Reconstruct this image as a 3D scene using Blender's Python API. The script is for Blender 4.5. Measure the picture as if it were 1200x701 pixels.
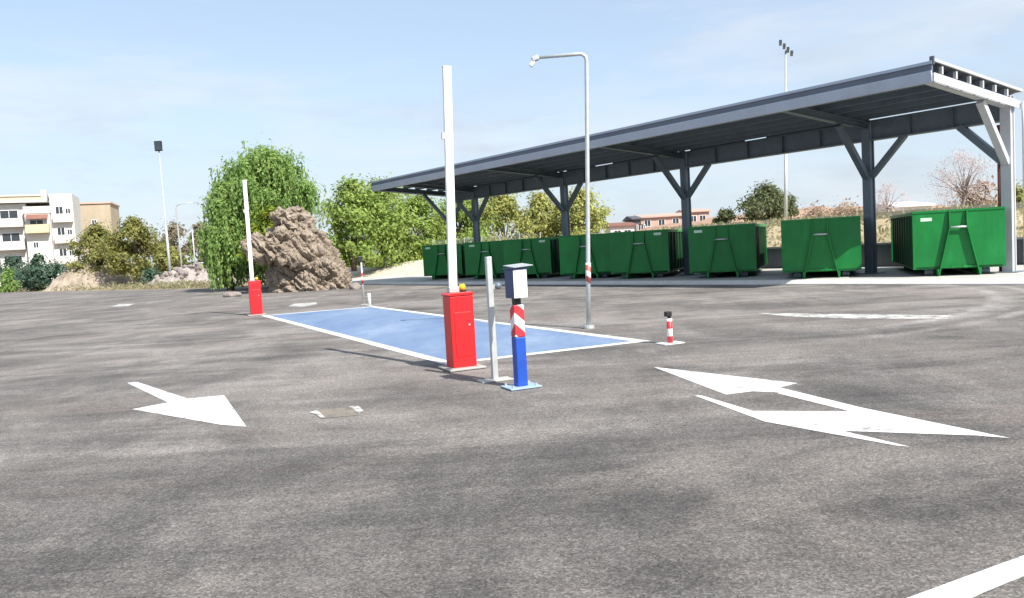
import bpy, bmesh, math, random
import numpy as np
from mathutils import Vector, Matrix, noise as mnoise

for o in list(bpy.data.objects):
    bpy.data.objects.remove(o)
S = bpy.context.scene
COL = S.collection
rng = np.random.default_rng(7)
random.seed(7)
R = math.radians

# ------------------------------------------------------------------ camera
PITCH, ROLL = math.atan(.0643), math.atan(.056)
cam = bpy.data.cameras.new('camera')
cam.lens = 27.99; cam.sensor_width = 36; cam.sensor_fit = 'HORIZONTAL'
cam.clip_start = .05; cam.clip_end = 6000
co = bpy.data.objects.new('camera', cam); COL.objects.link(co)
fw = Vector((0, math.cos(PITCH), -math.sin(PITCH))); rt = Vector((1, 0, 0)); up = Vector((0, math.sin(PITCH), math.cos(PITCH)))
r2 = math.cos(ROLL)*rt - math.sin(ROLL)*up; u2 = math.cos(ROLL)*up + math.sin(ROLL)*rt
M = Matrix((r2, u2, -fw)).transposed().to_4x4(); M.translation = (0, 0, 1.66)
co.matrix_world = M
S.camera = co

# ------------------------------------------------------------------ light
SUN_AZ = Vector((.63, -.776, 0)).normalized(); SUN_EL = R(44)
SKY_STRENGTH = .125
w = bpy.data.worlds.new('World'); S.world = w; w.use_nodes = True
nt = w.node_tree; nt.nodes.clear()
out = nt.nodes.new('ShaderNodeOutputWorld'); bg = nt.nodes.new('ShaderNodeBackground')
sky = nt.nodes.new('ShaderNodeTexSky'); sky.sky_type = 'NISHITA'; sky.sun_disc = False
sky.sun_elevation = SUN_EL; sky.sun_rotation = math.atan2(SUN_AZ.x, SUN_AZ.y)
sky.air_density = 1.0; sky.dust_density = .6; sky.ozone_density = 1.2
tc = nt.nodes.new('ShaderNodeTexCoord'); mp = nt.nodes.new('ShaderNodeMapping'); mp.inputs['Scale'].default_value = (1.1, 1.1, 5.5)
nz = nt.nodes.new('ShaderNodeTexNoise'); nz.inputs['Scale'].default_value = 2.3; nz.inputs['Detail'].default_value = 9; nz.inputs['Roughness'].default_value = .58
rp = nt.nodes.new('ShaderNodeValToRGB'); rp.color_ramp.elements[0].position = .47; rp.color_ramp.elements[0].color = (0, 0, 0, 1)
rp.color_ramp.elements[1].position = .70; rp.color_ramp.elements[1].color = (.8, .8, .8, 1)
mx = nt.nodes.new('ShaderNodeMix'); mx.data_type = 'RGBA'; mx.inputs['B'].default_value = (3.1, 3.62, 4.25, 1)
nt.links.new(tc.outputs['Generated'], mp.inputs['Vector']); nt.links.new(mp.outputs[0], nz.inputs['Vector'])
sepz = nt.nodes.new('ShaderNodeSeparateXYZ'); nt.links.new(tc.outputs['Generated'], sepz.inputs[0])
hz = nt.nodes.new('ShaderNodeMapRange'); hz.interpolation_type = 'SMOOTHSTEP'
hz.inputs['From Min'].default_value = 0; hz.inputs['From Max'].default_value = .42; hz.inputs['To Min'].default_value = .85; hz.inputs['To Max'].default_value = .25
nt.links.new(sepz.outputs[2], hz.inputs['Value'])
ad = nt.nodes.new('ShaderNodeMath'); ad.operation = 'MAXIMUM'
nt.links.new(nz.outputs['Fac'], rp.inputs['Fac']); nt.links.new(hz.outputs[0], ad.inputs[1])
nt.links.new(ad.outputs[0], mx.inputs['Factor'])
nt.links.new(sky.outputs[0], mx.inputs['A']); cl2 = nt.nodes.new('ShaderNodeMix'); cl2.data_type = 'RGBA'; cl2.inputs['B'].default_value = (4.2, 4.35, 4.6, 1)
cm_ = nt.nodes.new('ShaderNodeMath'); cm_.operation = 'MULTIPLY'; cm_.inputs[1].default_value = .75
nt.links.new(rp.outputs['Color'], cm_.inputs[0]); nt.links.new(cm_.outputs[0], cl2.inputs['Factor'])
nt.links.new(mx.outputs['Result'], cl2.inputs['A']); mp3 = nt.nodes.new('ShaderNodeMapping'); mp3.inputs['Scale'].default_value = (2.2, 2.2, 8); mp3.inputs['Location'].default_value = (3, 1, 0)
n3 = nt.nodes.new('ShaderNodeTexNoise'); n3.inputs['Scale'].default_value = 1.6; n3.inputs['Detail'].default_value = 8; n3.inputs['Roughness'].default_value = .6
r3 = nt.nodes.new('ShaderNodeValToRGB'); r3.color_ramp.elements[0].position = .52; r3.color_ramp.elements[0].color = (0, 0, 0, 1); r3.color_ramp.elements[1].position = .72; r3.color_ramp.elements[1].color = (.6, .6, .6, 1)
z3 = nt.nodes.new('ShaderNodeMapRange'); z3.inputs['From Min'].default_value = .30; z3.inputs['From Max'].default_value = .12
m3 = nt.nodes.new('ShaderNodeMath'); m3.operation = 'MULTIPLY'; cl3 = nt.nodes.new('ShaderNodeMix'); cl3.data_type = 'RGBA'; cl3.inputs['B'].default_value = (2.75, 2.95, 3.3, 1)
nt.links.new(tc.outputs['Generated'], mp3.inputs['Vector']); nt.links.new(mp3.outputs[0], n3.inputs['Vector']); nt.links.new(n3.outputs['Fac'], r3.inputs['Fac'])
nt.links.new(sepz.outputs[2], z3.inputs['Value']); nt.links.new(r3.outputs['Color'], m3.inputs[0]); nt.links.new(z3.outputs[0], m3.inputs[1])
nt.links.new(m3.outputs[0], cl3.inputs['Factor']); nt.links.new(cl2.outputs['Result'], cl3.inputs['A']); nt.links.new(cl3.outputs['Result'], bg.inputs['Color'])
bg.inputs['Strength'].default_value = SKY_STRENGTH
nt.links.new(bg.outputs[0], out.inputs['Surface'])
sl = bpy.data.lights.new('sun', 'SUN'); sl.energy = 4.6; sl.angle = R(.5); sl.color = (1, .95, .87)
so = bpy.data.objects.new('sun', sl); COL.objects.link(so)
sd = Vector((SUN_AZ.x*math.cos(SUN_EL), SUN_AZ.y*math.cos(SUN_EL), math.sin(SUN_EL)))
so.rotation_euler = sd.to_track_quat('Z', 'Y').to_euler(); so.location = sd*80
S.view_settings.view_transform = 'Standard'; S.view_settings.look = 'None'
S.view_settings.exposure = .75; S.view_settings.gamma = 1; S.view_settings.use_curve_mapping = False
S.render.engine = 'CYCLES'

# ------------------------------------------------------------------ helpers
def tag(o, label=None, cat=None, group=None, kind=None):
    if label: o['label'] = label
    if cat: o['category'] = cat
    if group: o['group'] = group
    if kind: o['kind'] = kind
    return o

def empty(name, loc, rz=0, label=None, cat=None, group=None):
    o = bpy.data.objects.new(name, None); COL.objects.link(o)
    o.location = loc; o.rotation_euler = (0, 0, rz); o.empty_display_size = .3
    return tag(o, label, cat, group)

def kids(o): return [c for c in bpy.data.objects if c.parent == o]
def copy_tree(o, parent=None):
    c = o.copy(); COL.objects.link(c); c.parent = parent
    for ch in kids(o): copy_tree(ch, c)
    return c

class MB:
    def __init__(s): s.v = []; s.f = []
    def add(s, vs, fs):
        b = len(s.v); s.v += [tuple(v) for v in vs]; s.f += [tuple(i+b for i in f) for f in fs]; return s
    def hexa(s, p):
        return s.add(p, [(3, 2, 1, 0), (4, 5, 6, 7), (0, 1, 5, 4), (1, 2, 6, 5), (2, 3, 7, 6), (3, 0, 4, 7)])
    def box(s, x0, x1, y0, y1, z0, z1):
        return s.hexa([(x0, y0, z0), (x1, y0, z0), (x1, y1, z0), (x0, y1, z0), (x0, y0, z1), (x1, y0, z1), (x1, y1, z1), (x0, y1, z1)])
    def beam(s, a, b, w, h, upv=(0, 0, 1)):
        a = Vector(a); b = Vector(b); d = (b-a).normalized(); side = d.cross(Vector(upv))
        if side.length < 1e-4: side = d.cross(Vector((0, 1, 0)))
        side.normalize(); u = side.cross(d).normalized(); x = side*w/2; y = u*h/2
        return s.hexa([a-x-y, a+x-y, b+x-y, b-x-y, a-x+y, a+x+y, b+x+y, b-x+y])
    def tube(s, pts, rad, n=10, cap=True):
        pts = [Vector(p) for p in pts]; rad = rad if hasattr(rad, '__len__') else [rad]*len(pts)
        b = len(s.v); prev = None
        for i, p in enumerate(pts):
            d = (pts[min(i+1, len(pts)-1)]-pts[max(i-1, 0)]).normalized()
            if prev is None:
                x = d.cross(Vector((0, 0, 1))) if abs(d.z) < .95 else d.cross(Vector((0, 1, 0)))
            else: x = prev - d*prev.dot(d)
            x.normalize(); prev = x; y = d.cross(x)
            for k in range(n):
                t = 2*math.pi*k/n; s.v.append(tuple(p+(x*math.cos(t)+y*math.sin(t))*rad[i]))
        for i in range(len(pts)-1):
            for k in range(n):
                k2 = (k+1) % n; s.f.append((b+i*n+k, b+i*n+k2, b+(i+1)*n+k2, b+(i+1)*n+k))
        if cap:
            s.f.append(tuple(b+k for k in reversed(range(n)))); s.f.append(tuple(b+(len(pts)-1)*n+k for k in range(n)))
        return s
    def prism(s, poly, axis, a, c):
        n = len(poly)
        def P(u, v, t): return {'x': (t, u, v), 'y': (u, t, v), 'z': (u, v, t)}[axis]
        vs = [P(u, v, a) for u, v in poly]+[P(u, v, c) for u, v in poly]
        return s.add(vs, [tuple(reversed(range(n))), tuple(range(n, 2*n))]+[(i, (i+1) % n, n+(i+1) % n, n+i) for i in range(n)])
    def build(s, name, mat, parent=None, bevel=0, smooth=False, loc=None):
        me = bpy.data.meshes.new(name); me.from_pydata(s.v, [], s.f)
        bm = bmesh.new(); bm.from_mesh(me); bmesh.ops.recalc_face_normals(bm, faces=bm.faces); bm.to_mesh(me); bm.free()
        if smooth:
            for p in me.polygons: p.use_smooth = True
        me.materials.append(mat)
        o = bpy.data.objects.new(name, me); COL.objects.link(o)
        if parent: o.parent = parent
        if loc: o.location = loc
        if bevel:
            m = o.modifiers.new('bevel', 'BEVEL'); m.width = bevel; m.segments = 2; m.limit_method = 'ANGLE'
        return o

# ------------------------------------------------------------------ materials
class NG:
    def __init__(s, name):
        s.m = bpy.data.materials.new(name); s.m.use_nodes = True; s.t = s.m.node_tree
        s.b = s.t.nodes['Principled BSDF']; s.co = s.t.nodes.new('ShaderNodeTexCoord')
    def n(s, ty, **kw):
        nd = s.t.nodes.new(ty)
        for k, v in kw.items():
            if k in nd.inputs: nd.inputs[k].default_value = v
            else: setattr(nd, k, v)
        return nd
    def l(s, a, b): s.t.links.new(a, b)
    def noise(s, scale, detail=4, rough=.55, stretch=None, rot=0, coord='Object', dist=0):
        nd = s.n('ShaderNodeTexNoise', Scale=scale, Detail=detail, Roughness=rough, Distortion=dist)
        src = s.co.outputs[coord]
        if stretch or rot:
            mpn = s.n('ShaderNodeMapping'); mpn.inputs['Scale'].default_value = stretch or (1, 1, 1); mpn.inputs['Rotation'].default_value = (0, 0, rot)
            s.l(src, mpn.inputs[0]); src = mpn.outputs[0]
        s.l(src, nd.inputs['Vector']); return nd.outputs['Fac']
    def ramp(s, fac, stops):
        r = s.n('ShaderNodeValToRGB'); e = r.color_ramp.elements
        while len(e) < len(stops): e.new(.5)
        for q, (p, c) in zip(e, stops):
            q.position = p; q.color = (c, c, c, 1) if not hasattr(c, '__len__') else (*c, 1)
        s.l(fac, r.inputs[0]); return r.outputs[0]
    def mix(s, fac, a, b, mode='MIX'):
        m = s.n('ShaderNodeMix', data_type='RGBA', blend_type=mode)
        for sock, val in (('Factor', fac), ('A', a), ('B', b)):
            if hasattr(val, 'is_output') or hasattr(val, 'links'): s.l(val, m.inputs[sock])
            elif sock == 'Factor': m.inputs[0].default_value = val
            else: m.inputs[sock].default_value = (*val, 1)
        return m.outputs['Result']
    def math(s, op, a, b=0):
        m = s.n('ShaderNodeMath', operation=op)
        for i, v in enumerate((a, b)):
            if hasattr(v, 'links'): s.l(v, m.inputs[i])
            else: m.inputs[i].default_value = v
        return m.outputs[0]
    def bump(s, h, strength=.3, dist=.01):
        b = s.n('ShaderNodeBump', Strength=strength, Distance=dist); s.l(h, b.inputs['Height']); s.l(b.outputs[0], s.b.inputs['Normal'])
    def color(s, c): s.l(c, s.b.inputs['Base Color'])
    def done(s, rough=.6, metal=0, spec=.5):
        s.b.inputs['Roughness'].default_value = rough; s.b.inputs['Metallic'].default_value = metal
        s.b.inputs['Specular IOR Level'].default_value = spec; return s.m

def paint(name, c, rough=.45, var=.16, scale=3, metal=0, dirt=None, dirt_amt=.35, spec=.4):
    g = NG(name)
    a = g.noise(scale, 5, .6); b = g.noise(scale*9, 4, .6, (1, 1, .25))
    f = g.math('ADD', g.math('MULTIPLY', a, .6), g.math('MULTIPLY', b, .4))
    lo = tuple(x*(1-var) for x in c); hi = tuple(min(1, x*(1+var)) for x in c)
    col = g.ramp(f, [(.35, lo), (.65, hi)])
    if dirt:
        d = g.ramp(g.noise(scale*2.3, 7, .7, (1, 1, .4)), [(.52, 0), (.72, 1)])
        col = g.mix(g.math('MULTIPLY', d, dirt_amt), col, dirt)
    g.color(col); g.bump(b, .06, .003)
    return g.done(rough, metal, spec)

MT = {}
MT['red'] = paint('red_enamel', (.62, .018, .022), .35, .1)
MT['white'] = paint('white_paint', (.80, .79, .78), .4, .05)
MT['galv'] = paint('galvanised_steel', (.50, .52, .52), .42, .14, 6, .35)
MT['steel'] = paint('canopy_steel_shaded', (.15, .19, .23), .5, .12, 2, .2, (.12, .10, .09), .25)  # canopy's shade put into the steel colour; rollers and small fittings share it
MT['steel_sunlit'] = paint('canopy_steel_sunlit', (.52, .53, .55), .5, .08, 2, .1)  # same steel as a sunlit copy, sunlight put into the colour
MT['fascia'] = paint('blue_grey_gutter', (.42, .475, .57), .45, .08, 1.5, .15)
MT['fascia_dark'] = paint('dark_sheet_edge', (.13, .15, .19), .5, .1, 1.5)
MT['roof_under'] = paint('roof_sheet', (.08, .092, .11), .55, .15, 1)  # sheet colour darkened to carry the shade beneath the roof
MT['blue'] = paint('blue_enamel', (.016, .075, .40), .4, .12, 5)
MT['navy'] = paint('navy_enamel', (.018, .05, .16), .4, .12, 5)
MT['black'] = paint('black_plastic', (.02, .02, .022), .5, .2)
MT['yellow'] = paint('amber_plastic', (.75, .46, .03), .3, .08)
MT['pale_blue'] = paint('pale_blue_plate', (.30, .42, .62), .5, .1)
MT['green'] = paint('green_container_paint', (.005, .19, .036), .42, .22, .9, 0, (.03, .10, .03), .35)
MT['green_shaded'] = paint('green_side_shaded', (.006, .055, .020), .5, .25, 1.2, 0, (.05, .05, .04), .3)
def skip_paint(name, c, dirt_c, amt):
    g = NG(name); oi = g.n('ShaderNodeObjectInfo')
    sh = g.n('ShaderNodeVectorMath', operation='ADD'); cmb = g.n('ShaderNodeCombineXYZ')
    off = g.math('MULTIPLY', oi.outputs['Random'], 40.)
    for i in range(3): g.l(off, cmb.inputs[i])
    g.l(g.co.outputs['Object'], sh.inputs[0]); g.l(cmb.outputs[0], sh.inputs[1])
    def nz(scale, det, ro, st=None):
        nd = g.n('ShaderNodeTexNoise', Scale=scale, Detail=det, Roughness=ro); src = sh.outputs[0]
        if st:
            m_ = g.n('ShaderNodeMapping'); m_.inputs['Scale'].default_value = st; g.l(src, m_.inputs[0]); src = m_.outputs[0]
        g.l(src, nd.inputs['Vector']); return nd.outputs['Fac']
    a = nz(.9, 6, .6); b = nz(5, 6, .7, (1, 1, .2))
    f = g.math('ADD', g.math('MULTIPLY', a, .6), g.math('MULTIPLY', b, .4))
    col = g.ramp(f, [(.36, tuple(x*.78 for x in c)), (.52, c), (.66, tuple(min(1, x*1.25+.004) for x in c))])
    col = g.mix(g.ramp(nz(2.2, 8, .75, (1, 1, .5)), [(.55, 0), (.72, amt)]), col, dirt_c)
    col = g.mix(g.ramp(nz(9, 6, .8, (.25, .25, 2.)), [(.66, 0), (.72, .6)]), col, (.10, .20, .10))
    col = g.mix(g.ramp(nz(6, 7, .8), [(.68, 0), (.73, .75)]), col, (.13, .06, .03))
    col = g.mix(1., col, g.ramp(oi.outputs['Random'], [(0, .86), (1, 1.12)]), 'MULTIPLY')
    g.color(col); g.bump(b, .12, .01); return g.done(.42, 0, .4)
MT['green'] = skip_paint('green_container_paint', (.005, .19, .036), (.02, .085, .03), .5)
MT['green_shaded'] = skip_paint('green_side_shaded', (.006, .055, .020), (.05, .05, .035), .4)  # same green darkened for the sides, their shade put into the paint
MT['sticker'] = paint('pale_sticker', (.55, .75, .58), .5, .08)
MT['glass_dark'] = paint('window_glass', (.04, .05, .06), .12, .2)
MT['concrete'] = paint('concrete', (.36, .35, .33), .85, .14, .8, 0, (.22, .21, .2), .4)
MT['concrete_light'] = paint('light_concrete', (.47, .46, .43), .85, .14, .6, 0, (.30, .28, .25), .45)
MT['kerb'] = paint('white_kerb', (.62, .61, .58), .8, .1, .8, 0, (.35, .33, .30), .35)
MT['wall_dark'] = paint('shaded_dark_wall', (.10, .105, .115), .9, .2, .7, 0, (.10, .10, .10), .4)  # retaining wall's unlit face put into the colour; the small tower shares it
MT['cream'] = paint('cream_render', (.56, .48, .33), .9, .08, .3, 0, (.5, .42, .3), .3)
MT['wrender'] = paint('white_render', (.60, .58, .55), .9, .06, .3, 0, (.55, .53, .5), .25)
MT['beige'] = paint('beige_render', (.40, .335, .245), .9, .12, .2, 0, (.42, .33, .24), .35)
MT['pink'] = paint('pink_render', (.50, .34, .28), .9, .1, .2, 0, (.38, .26, .22), .4)
MT['rust'] = paint('rusty_red', (.22, .105, .08), .8, .2, .6)
MT['redpipe'] = paint('red_oxide_pipe', (.34, .10, .08), .6, .15, 2)
MT['bark'] = paint('bark', (.10, .075, .055), .95, .3, 6)
MT['barkgrey'] = paint('grey_bark', (.24, .20, .19), .95, .2, 6)
MT['stone'] = paint('stone', (.25, .215, .20), .95, .2, 3)
MT['carwhite'] = paint('white_car_paint', (.74, .75, .77), .25, .03)
MT['rubber'] = paint('rubber', (.025, .025, .025), .8, .1)

def asphalt():
    g = NG('asphalt')
    sep = g.n('ShaderNodeSeparateXYZ'); g.l(g.co.outputs['Object'], sep.inputs[0])
    big = g.noise(.16, 9, .68, dist=.9)
    mid = g.noise(.6, 10, .72, (1, .55, 1), R(-25), dist=.5)
    st = g.noise(.8, 10, .70, (.16, 1.7, 1), R(62), dist=.25)
    st2 = g.noise(1., 10, .70, (.13, 1.9, 1), R(12), dist=.35)
    f = g.math('ADD', g.math('MULTIPLY', big, .22), g.math('ADD', g.math('MULTIPLY', mid, .38), g.math('ADD', g.math('MULTIPLY', st, .24), g.math('MULTIPLY', st2, .16))))
    # the lot is paler towards the far left, darker towards the near right
    far_pale = g.ramp(g.math('DIVIDE', g.math('SUBTRACT', sep.outputs[1], g.math('MULTIPLY', sep.outputs[0], .35)), 30), [(.12, 0), (.42, 1)])
    f = g.math('ADD', f, g.math('MULTIPLY', g.math('SUBTRACT', far_pale, .5), .05))
    col = g.ramp(f, [(.38, (.060, .057, .055)), (.452, (.095, .089, .085)), (.518, (.148, .139, .131)), (.585, (.26, .242, .226))])
    tan = g.ramp(g.noise(.30, 10, .72, (.6, 1.2, 1), R(20), dist=.5), [(.47, 0), (.60, .55)])
    col = g.mix(tan, col, (.25, .226, .205))
    ros = g.ramp(g.noise(.42, 9, .7, (.35, 1.3, 1), R(40), dist=.4), [(.52, 0), (.66, .28)])
    col = g.mix(ros, col, (.225, .175, .155))
    dark = g.ramp(g.noise(.55, 10, .74, (.3, 1.2, 1), R(15), dist=.5), [(.55, 0), (.70, .15)])
    col = g.mix(dark, col, (.070, .069, .069))
    oil = g.ramp(g.noise(1.7, 4, .6), [(.70, 0), (.78, .6)]); col = g.mix(oil, col, (.045, .043, .042))
    # hairline cracks, only in places
    cv = g.n('ShaderNodeTexVoronoi', Scale=.55, feature='DISTANCE_TO_EDGE'); wv = g.n('ShaderNodeVectorMath', operation='ADD'); nv = g.n('ShaderNodeTexNoise', Scale=1.6, Detail=8., Roughness=.7)
    g.l(g.co.outputs['Object'], nv.inputs['Vector']); g.l(g.co.outputs['Object'], wv.inputs[0]); g.l(nv.outputs['Color'], wv.inputs[1]); g.l(wv.outputs[0], cv.inputs['Vector'])
    ck = g.math('MULTIPLY', g.ramp(cv.outputs['Distance'], [(.0, 1), (.006, 0)]), g.ramp(g.noise(.25, 4, .6), [(.52, 0), (.62, .55)]))
    col = g.mix(ck, col, (.03, .03, .03))
    # pale tyre tracks of dust where lorries swing round to the containers
    arcs = None
    for cx, cy, rad, wd, amt in ((2.0, 22.0, 9.77, .26, .8), (2.0, 22.0, 10.55, .2, .55), (2.5, 21., 12.2, .3, .4), (3., 21., 8.5, .35, .35)):
        dx = g.math('SUBTRACT', sep.outputs[0], cx); dy = g.math('SUBTRACT', sep.outputs[1], cy)
        d = g.math('SQRT', g.math('ADD', g.math('MULTIPLY', dx, dx), g.math('MULTIPLY', dy, dy)))
        d = g.math('ABSOLUTE', g.math('SUBTRACT', d, rad))
        band = g.math('MULTIPLY', g.ramp(g.math('DIVIDE', d, wd), [(.2, 1), (1., 0)]), amt)
        arcs = band if arcs is None else g.math('MAXIMUM', arcs, band)
    arcs = g.math('MULTIPLY', arcs, g.ramp(g.math('DIVIDE', sep.outputs[0], 10.), [(.35, 0), (.75, 1)]))
    arcs = g.math('MULTIPLY', arcs, g.ramp(g.noise(.9, 8, .72), [(.38, .05), (.6, 1)]))
    col = g.mix(arcs, col, (.38, .36, .34))
    # aggregate
    vo = g.n('ShaderNodeTexVoronoi', Scale=86.); g.l(g.co.outputs['Object'], vo.inputs['Vector'])
    cell = g.n('ShaderNodeSeparateColor'); g.l(vo.outputs['Color'], cell.inputs[0])
    fine = g.noise(75, 6, .78); co_ = g.noise(22, 5, .7)
    ag = g.math('ADD', g.math('MULTIPLY', cell.outputs[0], .5), g.math('MULTIPLY', fine, .5))
    col = g.mix(1., col, g.ramp(ag, [(.14, .36), (.40, .85), (.62, 1.10), (.86, 2.0)]), 'MULTIPLY')
    col = g.mix(1., col, g.ramp(co_, [(.33, .84), (.5, 1.), (.68, 1.2)]), 'MULTIPLY')
    g.color(col); g.bump(ag, .6, .008)
    return g.done(.92, 0, .25)

def road_paint(name, base, wear=(.12, .112, .107), lo=.56, hi=.70, amt=.8):
    g = NG(name)
    f = g.ramp(g.noise(3.2, 12, .82), [(lo, 0), (hi, amt)])
    ag = g.noise(70, 6, .78)
    c = g.mix(f, base, wear)
    c = g.mix(1., c, g.ramp(ag, [(.3, .62), (.5, .92), (.65, 1.04)]), 'MULTIPLY')
    g.color(c); g.bump(ag, .25, .004)
    return g.done(.8, 0, .3)

def blue_pad():
    g = NG('blue_pad_paint')
    a = g.noise(.8, 7, .65, (1, .35, 1), R(27)); c = g.ramp(a, [(.32, (.115, .18, .32)), (.55, (.18, .25, .375)), (.74, (.27, .34, .46))])
    f = g.ramp(g.noise(3, 9, .75), [(.6, 0), (.75, .55)])
    c = g.mix(f, c, (.26, .32, .44)); ag = g.noise(50, 5, .7)
    c = g.mix(1., c, g.ramp(ag, [(.3, .85), (.65, 1.1)]), 'MULTIPLY')
    g.color(c); g.bump(ag, .25, .004); return g.done(.75, 0, .3)

def dirt(name, stops, scale=.35, bump=.5):
    g = NG(name)
    a = g.noise(scale, 9, .68, dist=.3); b = g.noise(scale*14, 6, .7)
    f = g.math('ADD', g.math('MULTIPLY', a, .6), g.math('MULTIPLY', b, .4))
    g.color(g.ramp(f, stops)); g.bump(b, bump, .06)
    return g.done(.97, 0, .15)

MT['asphalt'] = asphalt()
MT['line'] = road_paint('white_road_paint', (.72, .72, .71), lo=.535, hi=.63, amt=.9)
MT['oldline'] = road_paint('worn_road_paint', (.66, .65, .63), lo=.44, hi=.58, amt=.8)
MT['pad'] = blue_pad()
MT['dirt'] = dirt('dry_soil', [(.35, (.16, .13, .09)), (.5, (.27, .22, .15)), (.65, (.38, .32, .23))])
MT['bank'] = dirt('dry_grass_bank', [(.34, (.20, .17, .09)), (.48, (.40, .32, .20)), (.6, (.52, .43, .29)), (.72, (.60, .52, .40))], .5)
MT['gravel'] = dirt('pale_gravel', [(.35, (.44, .40, .33)), (.5, (.55, .50, .41)), (.65, (.66, .61, .52))], 1.2, .3)
MT['mound'] = dirt('tan_earth', [(.36, (.12, .11, .07)), (.45, (.26, .215, .16)), (.55, (.37, .31, .25)), (.66, (.48, .43, .37))], .9)
MT['hill'] = dirt('reddish_hill', [(.35, (.22, .13, .09)), (.5, (.36, .24, .17)), (.66, (.46, .34, .25))], .3)

def rock_mat():
    g = NG('clay_rock')
    a = g.noise(.8, 9, .7, (1, 1, 1.8)); b = g.noise(7, 8, .72)
    f = g.math('ADD', g.math('MULTIPLY', a, .5), g.math('MULTIPLY', b, .5))
    g.color(g.ramp(f, [(.33, (.11, .088, .067)), (.43, (.235, .192, .15)), (.53, (.355, .297, .238)), (.67, (.49, .42, .345))]))
    g.bump(b, .9, .12); return g.done(.97, 0, .1)
MT['rock'] = rock_mat()

def leaf(name, c, var=.35, yellow=None, yamt=.3, trans=.42):
    g = NG(name)
    gi = g.n('ShaderNodeNewGeometry'); rnd = gi.outputs['Random Per Island']
    lo = tuple(x*(1-var) for x in c); hi = tuple(x*(1+var*1.1) for x in c)
    col = g.ramp(rnd, [(0, lo), (.6, c), (1, hi)])
    if yellow:
        col = g.mix(g.math('MULTIPLY', g.ramp(g.noise(.9, 4, .6), [(.42, 0), (.66, 1)]), yamt), col, yellow)
    g.color(col); g.b.inputs['Roughness'].default_value = .6; g.b.inputs['Specular IOR Level'].default_value = .25
    tr = g.n('ShaderNodeBsdfTranslucent'); g.l(col, tr.inputs['Color'])
    ms = g.n('ShaderNodeMixShader', Fac=trans); g.l(g.b.outputs[0], ms.inputs[1]); g.l(tr.outputs[0], ms.inputs[2])
    g.l(ms.outputs[0], g.t.nodes['Material Output'].inputs['Surface'])
    return g.m
LF = dict(pepper=leaf('pepper_leaf', (.225, .36, .10), .36, (.34, .43, .14), .5),
          lime=leaf('lime_leaf', (.19, .26, .03), .3, (.28, .27, .03), .4),
          green=leaf('green_leaf', (.26, .37, .09), .36, (.40, .45, .13), .5),
          pale=leaf('pale_leaf', (.31, .41, .16), .3, (.38, .42, .18), .4),
          yellow=leaf('yellowish_leaf', (.37, .40, .13), .33, (.46, .40, .14), .5),
          olive=leaf('olive_leaf', (.25, .265, .085), .4, (.34, .30, .09), .6),
          dark=leaf('dark_leaf', (.14, .165, .075), .4, (.16, .17, .08), .5),
          bluegreen=leaf('bluegreen_leaf', (.09, .16, .11), .5, (.16, .22, .15), .4),
          brown=leaf('brown_leaf', (.25, .22, .14), .4, (.33, .27, .20), .5),
          blossom=leaf('pinkish_leaf', (.62, .53, .53), .2, (.52, .44, .44), .5, .4),
          rust=leaf('reddish_leaf', (.42, .31, .23), .3, (.44, .37, .26), .5),
          dry=leaf('dry_grass', (.36, .32, .20), .35, (.22, .26, .11), .6))

def stripes(name, c1, c2, period, slope=0., duty=.5):
    g = NG(name); sep = g.n('ShaderNodeSeparateXYZ'); g.l(g.co.outputs['Object'], sep.inputs[0])
    v = g.math('ADD', sep.outputs[2], g.math('MULTIPLY', g.math('ADD', sep.outputs[0], sep.outputs[1]), slope))
    fr = g.math('FRACT', g.math('DIVIDE', v, period)); st = g.math('GREATER_THAN', fr, duty)
    g.color(g.mix(st, c1, c2)); return g.done(.45)
RW = ((.55, .03, .04), (.78, .75, .73))
MT['stripe_ticket'] = stripes('red_white_tape', *RW, .26, .9)
MT['stripe_small'] = stripes('red_white_band', *RW, .24, 0.)
MT['stripe_lamp'] = stripes('red_white_wrap', (.42, .10, .09), (.78, .72, .70), .22, .5)

# ------------------------------------------------------------------ ground
RV = Vector((-.6, .8, 0)); NV = Vector((.8, .6, 0))
def sp(s, p, z=0.): v = RV*s + NV*p; return (v.x, v.y, z)
def sheet(name, poly, z, mat, kind='structure'):
    o = MB().add([(x, y, z) for x, y in poly], [tuple(range(len(poly)))]).build(name, mat)
    for p in o.data.polygons:
        if p.normal.z < 0: p.flip()
    bm = bmesh.new(); bm.from_mesh(o.data); bmesh.ops.triangulate(bm, faces=bm.faces); bm.to_mesh(o.data); bm.free()
    return tag(o, kind=kind)

g = MB(); N = 40
g.add([(-2500, -800, -.03), (2500, -800, -.03), (2500, 4000, -.03), (-2500, 4000, -.03)], [(0, 1, 2, 3)])
tag(g.build('ground', MT['dirt']), kind='structure')
edge = [(-140, -60), (60, -60), (60, -10), sp(-22, 24)[:2], sp(0, 24)[:2], sp(54, 22)[:2], (-19.5, 54), (-26, 59.5), (-33, 66), (-50, 80), (-78, 100), (-140, 140)]
sheet('asphalt_lot', edge, 0, MT['asphalt'])

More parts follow.
